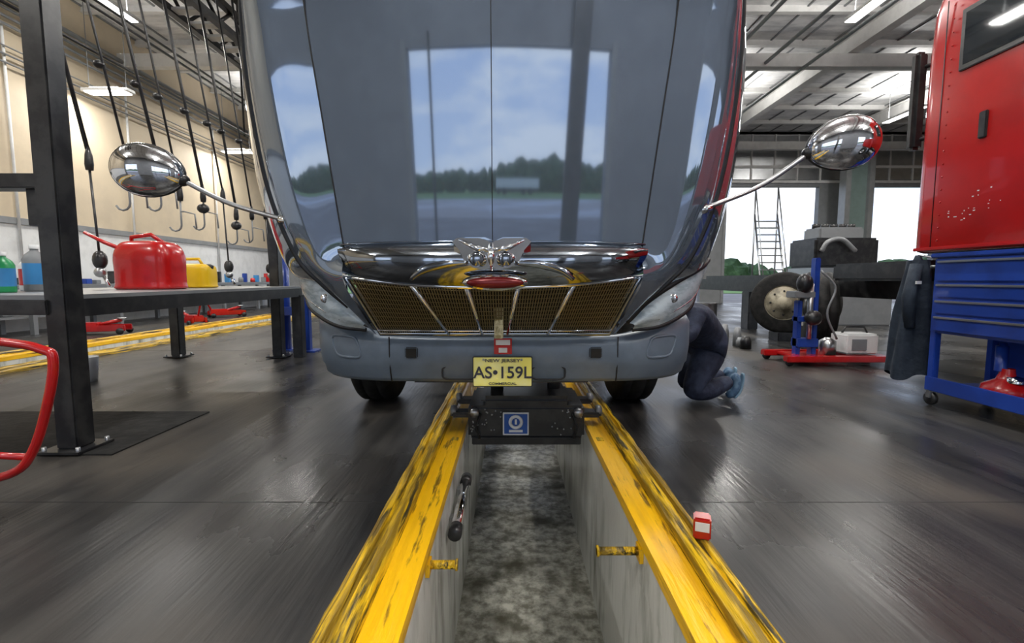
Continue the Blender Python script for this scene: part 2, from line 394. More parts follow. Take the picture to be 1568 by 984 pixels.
b.done(truck)

b=B("headlight")
for s in (-1,1):
    up=[(.665,2.465,.775),(.765,2.450,.885),(.92,2.48,.985),(1.08,2.57,1.06),(1.19,2.74,1.11)]
    md=[(.70,2.435,.765),(.82,2.43,.83),(.95,2.50,.895),(1.09,2.62,.96),(1.195,2.77,1.04)]
    lo=[(.70,2.48,.735),(.84,2.50,.750),(.97,2.58,.79),(1.09,2.70,.85),(1.17,2.83,.96)]
    f=lambda L:[(HX*.75+s*x,y,z) for x,y,z in L]
    b.loft([f(up),f(md),f(lo)],m_lens,6,5)
    b.tube(smooth_line(f(up),6),.018,m_seam,6); b.tube(smooth_line(f(lo),6),.012,m_seam,6)
    mid=[((p[0]+q[0])/2,(p[1]+q[1])/2-.002,(p[2]+q[2])/2) for p,q in zip(f(md),f(lo))]
    b.tube(smooth_line(mid[1:],6),.004,m_chrome,6)
    b.ell((HX*.75+s*.90,2.475,.90),(.035,.012,.026),m_chrome)
b.done(truck)

# bumper
BX=-.045
BS=[(0,2.50,.69,.440),(.3,2.50,.69,.440),(.55,2.505,.695,.440),(.7,2.525,.705,.438),(.85,2.58,.735,.434),(.98,2.66,.775,.43),(1.08,2.76,.80,.43),(1.12,2.92,.815,.43),(1.12,3.2,.82,.43)]
def by(x):
    x=abs(x)
    for i in range(len(BS)-2):
        if BS[i][0]<=x<=BS[i+1][0]:
            t=(x-BS[i][0])/(BS[i+1][0]-BS[i][0]); return BS[i][1]*(1-t)+BS[i+1][1]*t
    return 2.8
b=B("front_bumper")
ctr=[(BX+s*x,y,a,c) for s,L in ((-1,BS[::-1]),(1,BS[1:])) for x,y,a,c in L]
ctr=smooth_line(ctr,5)
rows=[]
for x,y,zt,zb in ctr:
    h=zt-zb
    dx=(BX-x)*.05
    rows.append([(x+dx*1.5,y+.12,zt-.01),(x+dx,y+.035,zt),(x+dx*.3,y+.008,zt-.02),(x,y-.004,zt-.055),(x,y-.006,zt-.5*h),(x+dx*.15,y+.004,zb+.09),(x+dx*.3,y+.012,zb+.075),(x+dx*.5,y+.022,zb+.03),(x+dx*.9,y+.04,zb+.006),(x+dx*1.5,y+.12,zb)])
b.grid(rows,m_bumper)
for s in (-1,1):
    cx=BX+s*.49
    b.box((cx-.043,2.488,.575),(cx+.043,2.53,.648),m_bumper,.012); b.box((cx-.033,2.482,.583),(cx+.033,2.50,.640),m_void,.006)
    sx=BX+s*.61; b.tube([(sx,by(.61)-.008,.695),(sx,by(.61)-.009,.6),(sx,by(.61)+.008,.5),(sx,by(.61)+.03,.445)],.0035,m_seam,6)
    ring=[]
    for k in range(28):
        a=2*math.pi*k/28; c_=math.copysign(abs(math.cos(a))**.45,math.cos(a)); s_=math.copysign(abs(math.sin(a))**.45,math.sin(a))
        xx=.87+.085*c_+.02*s_; ring.append((BX+s*xx,by(xx)-.006,.632+.058*s_))
    b.tube(ring,.008,m_bumper,8,closed=True)
    ring2=[]
    for k in range(20):
        a=2*math.pi*k/20; ring2.append((BX+s*.24+.09*math.copysign(abs(math.cos(a))**.5,math.cos(a)),2.508,.50+.037*math.copysign(abs(math.sin(a))**.5,math.sin(a))))
    b.tube(ring2,.005,m_seam,6,closed=True)
b.done(truck)
b=B("number_plate"); b.box((-.05-.153,2.462,.437),(-.05+.153,2.468,.590),m_platey,.004)
b.box((-.05-.158,2.468,.432),(-.05+.158,2.482,.595),m_black,.004)
for sx in (-.1,.1): b.lathe([(.006,0),(.006,-.004),(0,-.005)],(-.05+sx,2.462,.579),(0,1,0),m_steel,10)
b.done(truck)
text("plate_number","AS\u2022159L",(-.05,2.459,.508),.088,m_platet,truck,.001,1.0)
text("plate_state","NEW JERSEY",(-.05,2.459,.574),.024,m_platet,truck,.0008,1.4)
text("plate_class","COMMERCIAL",(-.05,2.459,.451),.018,m_platet,truck,.0008,1.3)
b=B("bumper_sticker"); b.box((-.095,2.475,.605),(-.0,2.483,.69),m_red,.002); b.box((-.085,2.472,.655),(-.01,2.476,.682),m_white); b.box((-.07,2.472,.615),(-.025,2.476,.64),m_white); b.done(truck)  # red sticker on the bumper, above the plate

def mirror(s,c,base,tilt):
    b=B("hood_mirror")
    R=Matrix.Rotation(tilt,3,'Y')
    t=bmesh.new(); bmesh.ops.create_uvsphere(t,u_segments=32,v_segments=20,radius=1)
    for v in t.verts:
        x,y,z=v.co
        k=1-.28*(-s*x+1)/2*( .9)
        yy=y*.10 if y<0 else y*.05
        v.co=R@Vector((x*.180,yy*k,z*.145*k))+Vector(c)
    b.merge(t,m_chrome,True)
    ring=[tuple(R@Vector((math.cos(a)*.177,.012,math.sin(a)*.143*(1-.25*(-s*math.cos(a)+1)/2)))+Vector(c)) for a in [2*math.pi*k/32 for k in range(32)]]
    b.tube(ring,.006,m_black,6,closed=True)
    inner=(c[0]-s*.16,c[1]+.01,c[2]-.045)
    mid=(c[0]*.45+base[0]*.55,c[1],inner[2]*.45+base[2]*.55)
    b.tube(smooth_line([inner,mid,base],8),.012,m_steel,10)
    b.tube([(base[0]-s*.05,base[1]+.06,base[2]-.04),base,(base[0]+s*.05,base[1]-.01,base[2]+.012)],[.03,.024,.016],m_chrome,10)
    b.ell(inner,(.035,.03,.03),m_black)
    b.done(truck)
mirror(-1,(-1.80,2.40,1.535),(-1.08,2.34,1.28),math.radians(10))
mirror(1,(1.63,2.40,1.665),(.905,2.31,1.33),math.radians(-14))

def wheel(b,c,ax,r=.5,w=.28,hub=None):
    hub=hub or m_grey
    b.lathe([(r*.56,-w/2),(r*.9,-w/2),(r*.97,-w*.43),(r,-w*.36),(r,-w*.2),(r*.985,-w*.19),(r*.985,-w*.16),(r,-w*.15),(r,w*.15),(r*.985,w*.16),(r*.985,w*.19),(r,w*.2),(r,w*.36),(r*.97,w*.43),(r*.9,w/2),(r*.56,w/2)],c,ax,m_rubber,40)
    b.lathe([(r*.58,-w*.48),(r*.52,-w*.40),(r*.5,-w*.1),(r*.28,-w*.12),(r*.24,-w*.45),(0,-w*.47)],c,ax,hub,32)
    b.lathe([(r*.58,w*.48),(r*.52,w*.40),(r*.5,w*.1),(r*.28,w*.12),(r*.24,w*.45),(0,w*.47)],c,ax,hub,32)
b=B("chassis_and_cab")
TX=-.06
for s in (-1,1):
    wheel(b,(TX+s*1.03,3.95,.5),(s,0,0),.5,.30,m_steel)
    b.box((TX+s*.42-.05,2.75,.55),(TX+s*.42+.05,11.5,.8),m_black,.005)
    for yy in (9.0,10.3): wheel(b,(TX+s*.95,yy,.5),(s,0,0),.5,.55,m_steel)
    b.lathe([(0,0),(.32,0),(.32,1.4),(0,1.4)],(TX+s*.95,6.0,.62),(0,1,0),m_steel)
b.tube([(TX-.9,3.95,.42),(TX+.9,3.95,.42)],.07,m_black)
b.box((TX-.38,2.95,.5),(TX+.38,4.3,1.5),m_void,.05)
b.box((TX-.55,2.75,.58),(TX+.55,2.83,1.35),m_grey,.02)
b.box((TX-.5,2.62,.42),(TX+.5,2.74,.56),m_black,.01)
b.box((TX-1.2,4.7,.9),(TX+1.2,7.6,2.0),m_paint,.12); b.box((TX-1.15,5.0,1.9),(TX+1.15,7.6,3.6),m_paint,.2)
b.poly([(TX-1.05,4.98,2.05),(TX+1.05,4.98,2.05),(TX+.98,4.97,2.8),(TX-.98,4.97,2.8)],[(0,1,2,3)],m_glass)
for s in (-1,1): b.box((TX+s*1.16-.01,5.2,2.05),(TX+s*1.16+.01,5.9,2.7),m_glass,.0)
b.done(truck)

# ------------------------------------------------------------ rolling pit jack
b=B("pit_jack")
b.box((PX-.385,3.05,-.05),(PX+.385,3.6,.17),m_black,.02)
b.box((PX-.30,3.04,.17),(PX+.30,3.5,.235),m_black,.03)
b.box((PX-.50,3.1,.075),(PX+.50,3.22,.11),m_black,.01); b.box((PX-.50,3.45,.075),(PX+.50,3.57,.11),m_black,.01)
b.box((PX-.36,3.045,-.09),(PX+.36,3.07,-.04),m_black,.005)
for s in (-1,1):
    for y in (3.15,3.5): b.lathe([(0,-.02),(.035,-.02),(.04,0),(.035,.02),(0,.02)],(PX+s*.49,y,.112),(1,0,0),m_grey)
    b.tube([(PX+s*.3,3.04,.12),(PX+s*.33,2.99,.05),(PX+s*.31,3.03,-.04)],.009,m_rubber,8)
    b.lathe([(0,0),(.045,0),(.045,.16),(.03,.18),(.03,.24),(0,.24)],(PX+s*.2,3.3,.17),(0,0,1),m_black)
    b.lathe([(0,0),(.03,0),(.03,.03),(0,.035)],(PX+s*.34,3.05,.13),(0,-1,0),m_steel,12)
for k in range(40): b.ell((PX+random.choice((-1,1))*random.uniform(.16,.37),3.048,random.uniform(-.03,.15)),(.006,.005,.006),m_steel,seg=6)
lx=.025
b.box((lx-.085,3.033,-.020),(lx+.085,3.039,.132),m_white,.002); 
b.box((lx-.076,3.029,-.010),(lx+.076,3.034,.122),m_logo,.002)
b.tube([(lx+.037*math.cos(a),3.026,.070+.037*math.sin(a)) for a in [2*math.pi*k/24 for k in range(24)]],.011,m_white,8,closed=True)
b.box((lx-.045,3.024,.002),(lx+.045,3.030,.018),m_white); b.box((lx-.007,3.024,.054),(lx+.007,3.030,.088),m_white)
b.done()

b=B("red_label_box")
b.box((.665,1.63,.062),(.725,1.69,.142),m_red,.006,rz=-.35); b.box((.671,1.627,.095),(.719,1.632,.128),m_white,.0,rz=-.35,piv=(.695,1.66,.1))
b.done()

# ------------------------------------------------------------ left side : bench frame
b=B("workbench_gantry")
def post(x,y,z1,w=.075,m=m_black):
    b.box((x-w,y-w,.022),(x+w,y+w,z1),m,.008); b.box((x-w-.06,y-w-.06,.009),(x+w+.06,y+w+.06,.024),m_black,.003)
    for sx in (-1,1):
        for sy in (-1,1): b.lathe([(.012,0),(.012,.025),(0,.025)],(x+sx*(w+.035),y+sy*(w+.035),.022),(0,0,1),m_steel,6)
post(-2.57,2.72,6.2,.062); post(-3.0,6.05,6.2,.06); post(-4.3,2.72,6.2,.06); post(-4.3,6.05,.88,.06)
b.box((-4.3,2.66,1.5),(-2.6,2.78,1.58),m_black,.006); 
b.box((-2.72,2.70,1.30),(-2.62,2.74,1.52),m_black,.004)
b.box((-4.3,2.64,.80),(-2.6,2.78,.885),m_black,.006)
b.box((-4.3,2.72,5.6),(-2.5,2.82,5.75),m_black,.006)
b.poly([(-4.35,2.66,.885),(-2.55,2.66,.885),(-2.72,6.15,.885),(-4.35,6.15,.885),(-4.35,2.66,.91),(-2.55,2.66,.91),(-2.72,6.15,.91),(-4.35,6.15,.91)],[(0,1,2,3),(4,5,6,7),(0,1,5,4),(1,2,6,5),(2,3,7,6),(3,0,4,7)],m_grey)
b.poly([(-2.6,2.7,.78),(-2.54,2.7,.78),(-2.70,6.1,.78),(-2.76,6.1,.78),(-2.6,2.7,.885),(-2.54,2.7,.885),(-2.70,6.1,.885),(-2.76,6.1,.885)],[(0,1,2,3),(4,5,6,7),(0,1,5,4),(1,2,6,5),(2,3,7,6),(3,0,4,7)],m_black)
b.box((-2.80,6.0,0),(-2.68,6.12,.8),m_black,.006)
b.done()
b=B("drip_mat"); b.box((-4.6,2.62,.0),(-2.28,3.50,.008),m_rubber,.002); b.done()
b=B("overhead_crane_truss")
for x in (-5.1,-4.6):
    for z in (5.0,5.35): b.box((x-.05,1.0,z-.05),(x+.05,14,z+.05),m_black)
k=0; y=1.0
while y<13.8:
    for x in (-5.1,-4.6): b.tube([(x,y,5.0 if k%2 else 5.35),(x,y+.4,5.35 if k%2 else 5.0)],.03,m_black,6)
    b.box((-5.1,y,4.98),(-4.6,y+.16,5.02),m_white); y+=.4; k+=1
for yy in (1.4,7,13.4):
    for x in (-5.1,-4.6): b.tube([(x,yy,5.3),(x,yy,ZC)],.02,m_black,6)
b.done()
b=B("hose_rail"); b.box((-4.36,3.0,5.305),(-4.26,10.2,5.42),m_black,.005)
for yy in (3.2,6.5,9.8): b.tube([(-4.31,yy,5.4),(-4.31,yy,ZC)],.015,m_black,6)
b.done()
b=B("pipe_rack")
for x,z in ((-5.35,3.9),(-5.4,4.5),(-5.4,4.6)):
    b.tube([(x,3,z),(x,10,z)],.02,m_black,6)
for y in (3.2,9.8): b.tube([(-5.37,y,3.85),(-5.4,y,ZC)],.02,m_black,6)
b.done()
for i in range(10):
    b=B("hanging_tool_hose")
    y=4.25+i*.42+.04*(i%3); x=-3.70-.03*i; xt=-4.31
    zb=1.85-.02*i+.08*((i*7)%3)
    b.tube([(xt,y,5.3),(xt*.5+x*.5,y,3.7),(x,y,zb+.25)],.012 if i%2 else .017,m_black,6)
    b.lathe([(0,0),(.028,.0),(.034,.05),(.028,.13),(.012,.2),(0,.2)],(x,y,zb+.1),(0,0,1),m_black,12)
    b.lathe([(0,0),(.02,.0),(.05,.02),(.05,.05),(.02,.07),(0,.07)],(xt*.35+x*.65,y,3.0),(0,0,1),m_black,12)
    if i in (0,5,8):
        b.tube([(x,y,zb+.1),(x+.02,y,1.45),(x+.03,y,1.2)],.010,m_black,6)
        b.ell((x+.03,y,1.17),(.06,.05,.085),m_black,seg=12); b.ell((x+.05,y-.03,1.06),(.05,.04,.045),m_steel,seg=12)
        b.tube([(x+.05,y,1.03),(x+.08,y,.97),(x+.10,y,.93)],.015,m_chrome,8)
    else:
        hook=[(x,y,zb+.12),(x,y,zb-.10)]+[(x-.07+.07*math.cos(a),y,zb-.13+.07*math.sin(a)-.04) for a in [0,-.5,-1,-1.6,-2.2,-2.8]]
        b.tube(hook,.010,m_grey,6)
        b.tube([(x,y,zb-.02),(x+.04,y,zb-.02),(x+.16,y,zb-.05),(x+.17,y,zb-.22)],.009,m_grey,6)
        if i%2==0: b.ell((x,y-.01,zb+.02),(.07,.06,.06),m_black,seg=12)
    b.done()
def sq(cx,cy,rx,ry,prof):
    return [[(cx+rx*k*math.copysign(abs(math.cos(a))**.5,math.cos(a)), cy+ry*k*math.copysign(abs(math.sin(a))**.5,math.sin(a)), z) for a in [2*math.pi*j/24 for j in range(25)]] for k,z in prof]
b=B("red_waste_can")
b.loft(sq(-3.22,4.25,.25,.17,((.0,.912),(.95,.912),(1,.96),(1,1.05),(1,1.21),(.84,1.30),(.60,1.33),(0,1.34))),m_red,2,3)
b.tube([(-3.38,4.25,1.30),(-3.35,4.22,1.37),(-3.18,4.22,1.39),(-3.08,4.25,1.31)],.018,m_red,8)
b.lathe([(0,0),(.05,0),(.05,.05),(0,.06)],(-3.06,4.2,1.25),(0,0,1),m_black,14)
b.tube([(-3.40,4.2,1.25),(-3.54,4.15,1.32),(-3.66,4.1,1.40)],[.02,.016,.014],m_red,8)
b.done()
b=B("yellow_gas_can")
b.loft(sq(-3.34,5.0,.20,.13,((.0,.912),(.95,.912),(1,.95),(1,1.08),(.9,1.14),(.5,1.16),(0,1.16))),m_ygas,2,3)
b.tube([(-3.46,5,1.14),(-3.42,5,1.21),(-3.28,5,1.21),(-3.24,5,1.14)],.016,m_ygas,8)
b.lathe([(0,0),(.035,0),(.035,.05),(0,.06)],(-3.18,5,1.10),(.3,0,1),m_black,12)
b.done()
def bottle(name,x,y,r,h,m,ml):
    b=B(name)
    b.lathe([(0,0),(r*.95,0),(r,.01),(r,h*.68),(r*.8,h*.78),(r*.33,h*.87),(r*.33,h*.92)],(x,y,.911),(0,0,1),m,24)
    b.lathe([(r*.4,h*.91),(r*.4,h),(0,h)],(x,y,.911),(0,0,1),m_white,16)
    b.lathe([(r*1.01,h*.15),(r*1.01,h*.6)],(x,y,.911),(0,0,1),ml,24); b.done()
bottle("detergent_bottle",-3.42,3.2,.06,.27,m_green,m_bluel); bottle("washer_fluid_jug",-3.50,3.5,.07,.34,m_greyw,m_bluel); bottle("washer_fluid_jug.001",-3.76,3.72,.07,.28,m_white,m_red)
b=B("red_hand_cart")
fr=smooth_line([(-2.9,2.0,.80),(-2.18,2.0,.735),(-2.0,2.0,.70),(-1.96,2.0,.66),(-1.99,2.0,.5),(-2.08,2.0,.26),(-2.2,2.0,.15),(-2.5,2.0,.1),(-2.9,2.0,.1)],6)
b.tube(fr,.019,m_red,12)
b.tube([(p[0]-.95,p[1]+.35,p[2]) for p in fr],.019,m_red,12)
for x,z in ((-2.6,.778),(-2.6,.1)): b.tube([(x,2,z),(x-.35,2.35,z)],.016,m_red,10)
b.tube([(-2.11,2,.23),(-2.5,2,.25)],.015,m_red,10)
for x,yy in ((-2.75,2.0),(-3.4,2.35)): b.lathe([(0,-.02),(.09,-.02),(.10,0),(.09,.02),(0,.02)],(x,yy,.10),(0,1,0),m_rubber)
b.done()
b=B("parts_workbench")
b.box((-9.35,6.5,.82),(-8.6,18,.9),m_grey,.01)
for y in [6.6+1.9*k for k in range(7)]: b.box((-8.7,y,0),(-8.62,y+.08,.82),m_grey); b.box((-9.3,y,0),(-9.22,y+.08,.82),m_grey)
b.box((-9.3,6.6,.3),(-8.7,18,.34),m_grey)
b.done()
cols=[m_red,m_blue,m_white,m_black,m_black,m_grey,m_bluel,m_greyw]
b=B("bench_parts_clutter")
for i in range(46):
    y=6.9+i*.24; w=random.uniform(.06,.11); h=random.uniform(.08,.34); m=random.choice(cols); z=.902 if i%3 else .342
    if random.random()<.5: b.box((-9.0-w,y-w*.8,z),(-9.0+w,y+w*.8,z+h),m,.01)
    else: b.lathe([(0,0),(w*.8,0),(w*.8,h*.8),(w*.4,h),(0,h)],(-9.0,y,z),(0,0,1),m,14)
b.done()
def floorjack(x,y,rz):
    b=B("floor_jack"); 
    b.box((-.42,-.16,.06),(.42,-.11,.17),m_red,.01); b.box((-.42,.11,.06),(.42,.16,.17),m_red,.01); b.box((-.40,-.11,.08),(0,.11,.22),m_red,.02)
    for xx in (-.36,.36):
        for yy in (-.19,.19): b.lathe([(0,-.02),(.055,-.02),(.06,0),(.055,.02),(0,.02)],(xx,yy,.06),(0,1,0),m_black,16)
    b.tube([(-.1,0,.15),(.32,0,.26)],.035,m_red,8); b.lathe([(0,0),(.07,0),(.07,.03),(0,.03)],(.33,0,.27),(0,0,1),m_steel,16)
    b.tube([(-.36,0,.2),(-.62,0,.75),(-.64,0,.95)],[.02,.018,.022],m_red,8)
    o=b.done(); o.location=(x,y,0); o.rotation_euler=(0,0,rz)
floorjack(-7.5,8.6,.3); floorjack(-7.1,10.4,2.6); floorjack(-7.6,12.6,.8)
b=B("parts_bucket"); b.lathe([(0,0),(.09,0),(.11,.24),(.10,.24),(.08,.02),(0,.02)],(-4.2,4.6,.0),(0,0,1),m_white); b.done()
b=B("blue_jack_stand")
b.box((-3.32,6.5,0),(-3.08,6.8,.02),m_blue); b.tube([(-3.2,6.65,.02),(-3.2,6.65,1.38)],.075,m_blue,16); b.tube([(-3.2,6.65,1.38),(-3.2,6.65,1.46)],.1,m_black,16)
b.box((-2.92,6.5,0),(-2.8,6.6,.75),m_blue,.01); b.box((-3.2,6.52,.5),(-2.85,6.58,.62),m_blue,.01); b.box((-3.0,6.42,0),(-2.7,6.68,.02),m_blue)
b.done()

# ------------------------------------------------------------ right side: red truck seen along its flank
b=B("red_semi_truck")
X0=3.95; YR=4.78
def ring(z,inset):
    pts=[]
    x0,x1,y0,y1=X0+inset,6.35-inset,1.2+inset,YR-inset*.7; r=.16
    for cx_,cy_,a0 in ((x0+r,y0+r,180),(x1-r,y0+r,270),(x1-r,y1-r,0),(x0+r,y1-r,90)):
        for k in range(7):
            a=math.radians(a0+k*15); pts.append((cx_+r*math.cos(a),cy_+r*math.sin(a),z))
    return pts
zs=[(1.25,.05),(1.265,.01),(1.30,.0),(2.2,.0),(3.1,.005),(3.45,.02),(3.65,.06),(3.78,.14),(3.85,.28),(3.87,.9)]
b.grid([ring(z,i) for z,i in zs],m_redcab,True,True)
b.poly(ring(1.25,.05),[tuple(range(28))],m_black); b.poly(ring(3.87,.9),[tuple(range(28))],m_redcab)
def flank(y0,y1,z0,z1,m,t0=.012,bev=.03): b.box((X0-t0,y0,z0),(X0+.01,y1,z1),m,bev)
for k in range(20): b.ell((X0-.002,4.45,1.36+.115*k),(.005,.009,.009),m_redcab,seg=8)
b.tube([(X0,4.52,1.3),(X0,4.52,3.5)],.004,m_seam,6); b.tube([(X0,3.25,1.3),(X0,3.25,3.5)],.005,m_seam,6)
flank(3.46,4.36,2.82,3.34,m_black,.016,.006); flank(3.50,4.32,2.86,3.30,m_glass,.020,.004)
flank(4.06,4.13,2.18,2.40,m_black,.02,.008)
flank(3.3,4.7,1.27,1.30,m_redcab,.012,.004)
for k in range(22): 
    y=random.uniform(3.85,4.35); z=random.uniform(1.5,1.75)+.15*(random.random()<.2); b.box((X0-.001,y,z),(X0+.003,y+random.uniform(.006,.02),z+random.uniform(.004,.010)),m_white,0)
flank(1.9,2.9,2.2,3.1,m_glass,.02,.004)
b.box((4.15,-.6,1.0),(6.15,1.3,2.1),m_redcab,.15); b.box((4.3,-.68,1.1),(6.0,-.58,2.0),m_chrome,.03)
for s in (-1,1): wheel(b,(5.15+s*1.0,.35,.5),(s,0,0),.5,.3,m_steel)
b.lathe([(0,0),(.3,0),(.31,.02),(.31,1.0),(.3,1.02),(0,1.02)],(4.62,1.3,.72),(0,1,0),m_steel)
b.box((4.7,2.4,.72),(5.6,4.9,1.25),m_black,.02)
b.box((4.02,4.9,2.3),(4.14,5.0,3.25),m_black,.03); b.tube([(4.08,4.95,3.1),(4.2,4.76,3.1)],.02,m_black); b.tube([(4.08,4.95,2.4),(4.2,4.76,2.4)],.02,m_black)
for s in (-1,1): b.box((5.2+s*.42-.05,4.7,.75),(5.2+s*.42+.05,12,1.0),m_black,.005)
wheel(b,(6.15,9.6,.52),(1,0,0),.5,.5,m_steel); b.box((4.7,9.4,0),(4.9,9.7,.75),m_black,.01)
b.box((4.3,5.0,.98),(6.0,6.4,1.2),m_black,.03)
b.box((4.55,6.05,1.02),(5.7,6.3,1.18),m_black,.02); b.box((4.95,6.03,1.05),(5.35,6.05,1.14),m_white)
b.box((4.9,7.0,1.0),(6.0,12,1.08),m_black)
c0=Vector((4.45,7.75,.62)); ax=Vector((-.50,-.86,0)).normalized()
wheel(b,c0,ax,.50,.24,m_beige)
b.lathe([(0,.24),(.10,.24),(.12,.14),(.26,.12),(.28,.05)],c0,ax,m_beige)
sx=ax.cross(Vector((0,0,1)))
for k in range(8):
    a=k*math.pi/4; b.ell(c0+ax*.14+sx*.19*math.cos(a)+Vector((0,0,.19*math.sin(a))),(.018,.018,.018),m_black,seg=8)
b.tube([tuple(c0),(5.3,8.2,.62)],.09,m_black)
wheel(b,(4.36,6.75,.60),(.92,-.39,0),.50,.36,m_black)
b.box((4.2,6.6,0),(4.6,6.9,.14),m_black,.01); b.box((4.3,7.6,0),(4.6,7.9,.14),m_black,.01)
b.done()
b=B("engine_block")
b.box((6.6,10.4,1.25),(8.0,11.4,1.9),m_black,.05); b.box((6.8,10.6,1.85),(7.8,11.2,2.15),m_grey,.04); b.box((6.4,10.2,.0),(8.2,11.6,1.1),m_grey,.02); b.box((6.6,10.4,1.1),(8.0,11.4,1.25),m_steel)
for k in range(5): b.lathe([(0,0),(.08,0),(.08,.1),(0,.1)],(6.9+k*.2,10.9,2.14),(0,0,1),m_black,12)
b.tube(smooth_line([(6.7,10.35,1.6),(6.8,10.3,1.8),(7.1,10.3,1.85),(7.4,10.3,1.6)],6),.05,m_grey,10)
b.done()
b=B("transmission_jack")
T=.20
def tb(a,c,m,bev=.01): b.box((a[0]+T,a[1],a[2]),(c[0]+T,c[1],c[2]),m,bev)
tb((2.95,5.35,.05),(4.3,5.45,.12),m_red); tb((2.95,5.85,.05),(4.3,5.95,.12),m_red); tb((3.1,5.4,.07),(3.5,5.9,.11),m_red); tb((4.0,5.4,.07),(4.2,5.9,.11),m_red)
for x in (3.0,4.25):
    for y in (5.4,5.9): b.lathe([(0,-.02),(.045,-.02),(.05,0),(.045,.02),(0,.02)],(x+T,y,.05),(0,1,0),m_black,14)
tb((3.36,5.58,.1),(3.42,5.68,1.25),m_blue); tb((3.18,5.58,.1),(3.23,5.68,.75),m_blue); tb((3.18,5.55,.5),(3.42,5.7,.56),m_blue,.005); tb((3.18,5.55,.2),(3.42,5.7,.3),m_blue,.005)
tb((3.10,5.52,.78),(3.34,5.72,.86),m_grey)
b.tube([(3.3+T,5.55,.3),(3.3+T,5.55,.95)],.03,m_steel,10); b.ell((3.31+T,5.5,.55),(.10,.08,.09),m_black,seg=14); b.ell((3.22+T,5.55,.95),(.09,.08,.12),m_black,seg=14)
b.tube(smooth_line([(3.4+T,5.55,1.1),(3.55+T,5.5,.9),(3.47+T,5.5,.6),(3.6+T,5.5,.3)],6),.012,m_grey,8)
tb((3.72,5.5,.12),(4.1,5.8,.36),m_white,.02); tb((3.78,5.49,.17),(3.95,5.5,.3),m_grey,0); b.tube([(3.76+T,5.65,.36),(3.8+T,5.65,.43),(4.02+T,5.65,.43),(4.06+T,5.65,.36)],.012,m_black)
b.lathe([(0,0),(.09,0),(.09,.16),(.03,.2),(0,.2)],(3.56+T,5.6,.11),(0,0,1),m_steel)
b.done()
b=B("tool_cart")
x0,x1,y0,y1=3.32,3.84,2.45,3.75
b.box((x0,y0,.58),(x1,y1,1.17),m_blue,.012); b.box((x0-.02,y0-.02,1.165),(x1+.02,y1+.02,1.20),m_blue,.008)
for z0,z1 in ((.985,1.15),(.86,.97),(.735,.845),(.60,.72)):
    b.box((x0-.018,y0+.05,z0),(x0+.005,y1-.05,z1),m_blue,.006); b.box((x0-.034,y0+.06,z1-.024),(x0-.012,y1-.06,z1-.008),m_steel,.003)
for x in (x0+.03,x1-.03):
    for y in (y0+.03,y1-.03):
        b.box((x-.025,y-.025,.12),(x+.025,y+.025,.62),m_blue,.004); b.lathe([(0,-.018),(.05,-.018),(.055,0),(.05,.018),(0,.018)],(x,y,.055),(1,0,0),m_black,16); b.box((x-.03,y-.02,.06),(x+.03,y+.02,.125),m_steel,.004)
b.box((x0,y0,.14),(x1,y1,.17),m_blue,.008); b.box((x0-.005,y0,.12),(x0+.015,y1,.23),m_blue,.004); b.box((x1-.015,y0,.12),(x1+.0,y1,.6),m_blue,.004)
b.tube([(x0+.05,y1+.02,1.1),(x0+.05,y1+.08,1.1),(x1-.05,y1+.08,1.1),(x1-.05,y1+.02,1.1)],.012,m_steel)
b.done()
b=B("air_hydraulic_jack")
jx,jy=3.50,3.30
b.lathe([(0,0),(.13,0),(.14,.03),(.13,.08),(.06,.12),(.045,.16),(.04,.2)],(jx,jy,.172),(0,0,1),m_red); b.lathe([(.035,.18),(.035,.36),(.02,.36),(.02,.38),(0,.38)],(jx-.02,jy+.03,.17),(0,0,1),m_blue); b.lathe([(.05,.1),(.05,.14),(0,.15)],(jx+.0,jy-.06,.18),(0,0,1),m_chrome)
b.done()
b=B("hanging_coveralls")
rows=[]
for j in range(12):
    v=j/11; z=1.16-.98*v; w=.055+.085*min(1,v*2.0)+.01*v
    cxx=3.42-.02*v
    rows.append([(cxx+w*math.cos(a)*(1+.16*math.sin(5*a+3*v)),4.02+(.09+.05*v)*math.sin(a)*(1+.12*math.sin(4*a)),z+ (.03*math.sin(3*a) if j>9 else 0)) for a in [2*math.pi*k/36 for k in range(36)]])
b.grid(rows,m_coat,True,True)
b.tube([(3.36,3.96,1.12),(3.30,3.94,.85),(3.32,3.94,.6)],[.045,.05,.04],m_coat,12)
b.tube([(3.42,4.02,1.2),(3.42,4.02,1.1)],[.02,.055],m_coat,12)
b.tube([(3.42,3.86,1.17),(3.42,4.02,1.2)],.006,m_steel,8)
b.box((3.31,3.885,.96),(3.35,3.90,.985),m_white)
b.done()
b=B("rolling_ladder")
for s in (-.42,.42):
    b.tube([(9.1+s,16.4,.1),(9.5+s,18.0,3.4)],.035,m_steel,8); b.tube([(9.5+s,18.0,3.4),(9.5+s,18.0,4.4)],.03,m_steel,8); b.tube([(9.5+s,18.0,.1),(9.5+s,18.0,3.4)],.03,m_steel,8)
    b.tube([(9.1+s,16.4,.9),(9.5+s,18.0,4.4)],.022,m_steel,8); b.tube([(9.1+s,16.4,.12),(9.5+s,18.0,.12)],.03,m_steel,8)
for k in range(12):
    t=k/12; x=9.1+.4*t; y=16.4+1.6*t; z=.3+3.1*t; b.box((x-.42,y-.06,z-.02),(x+.42,y+.10,z+.02),m_steel)
for x,y in ((8.68,16.4),(9.52,16.4),(9.08,18),(9.92,18)): b.lathe([(0,-.02),(.08,-.02),(.08,.02),(0,.02)],(x,y,.08),(1,0,0),m_black,14)
b.done()
b=B("floor_scrap_parts")
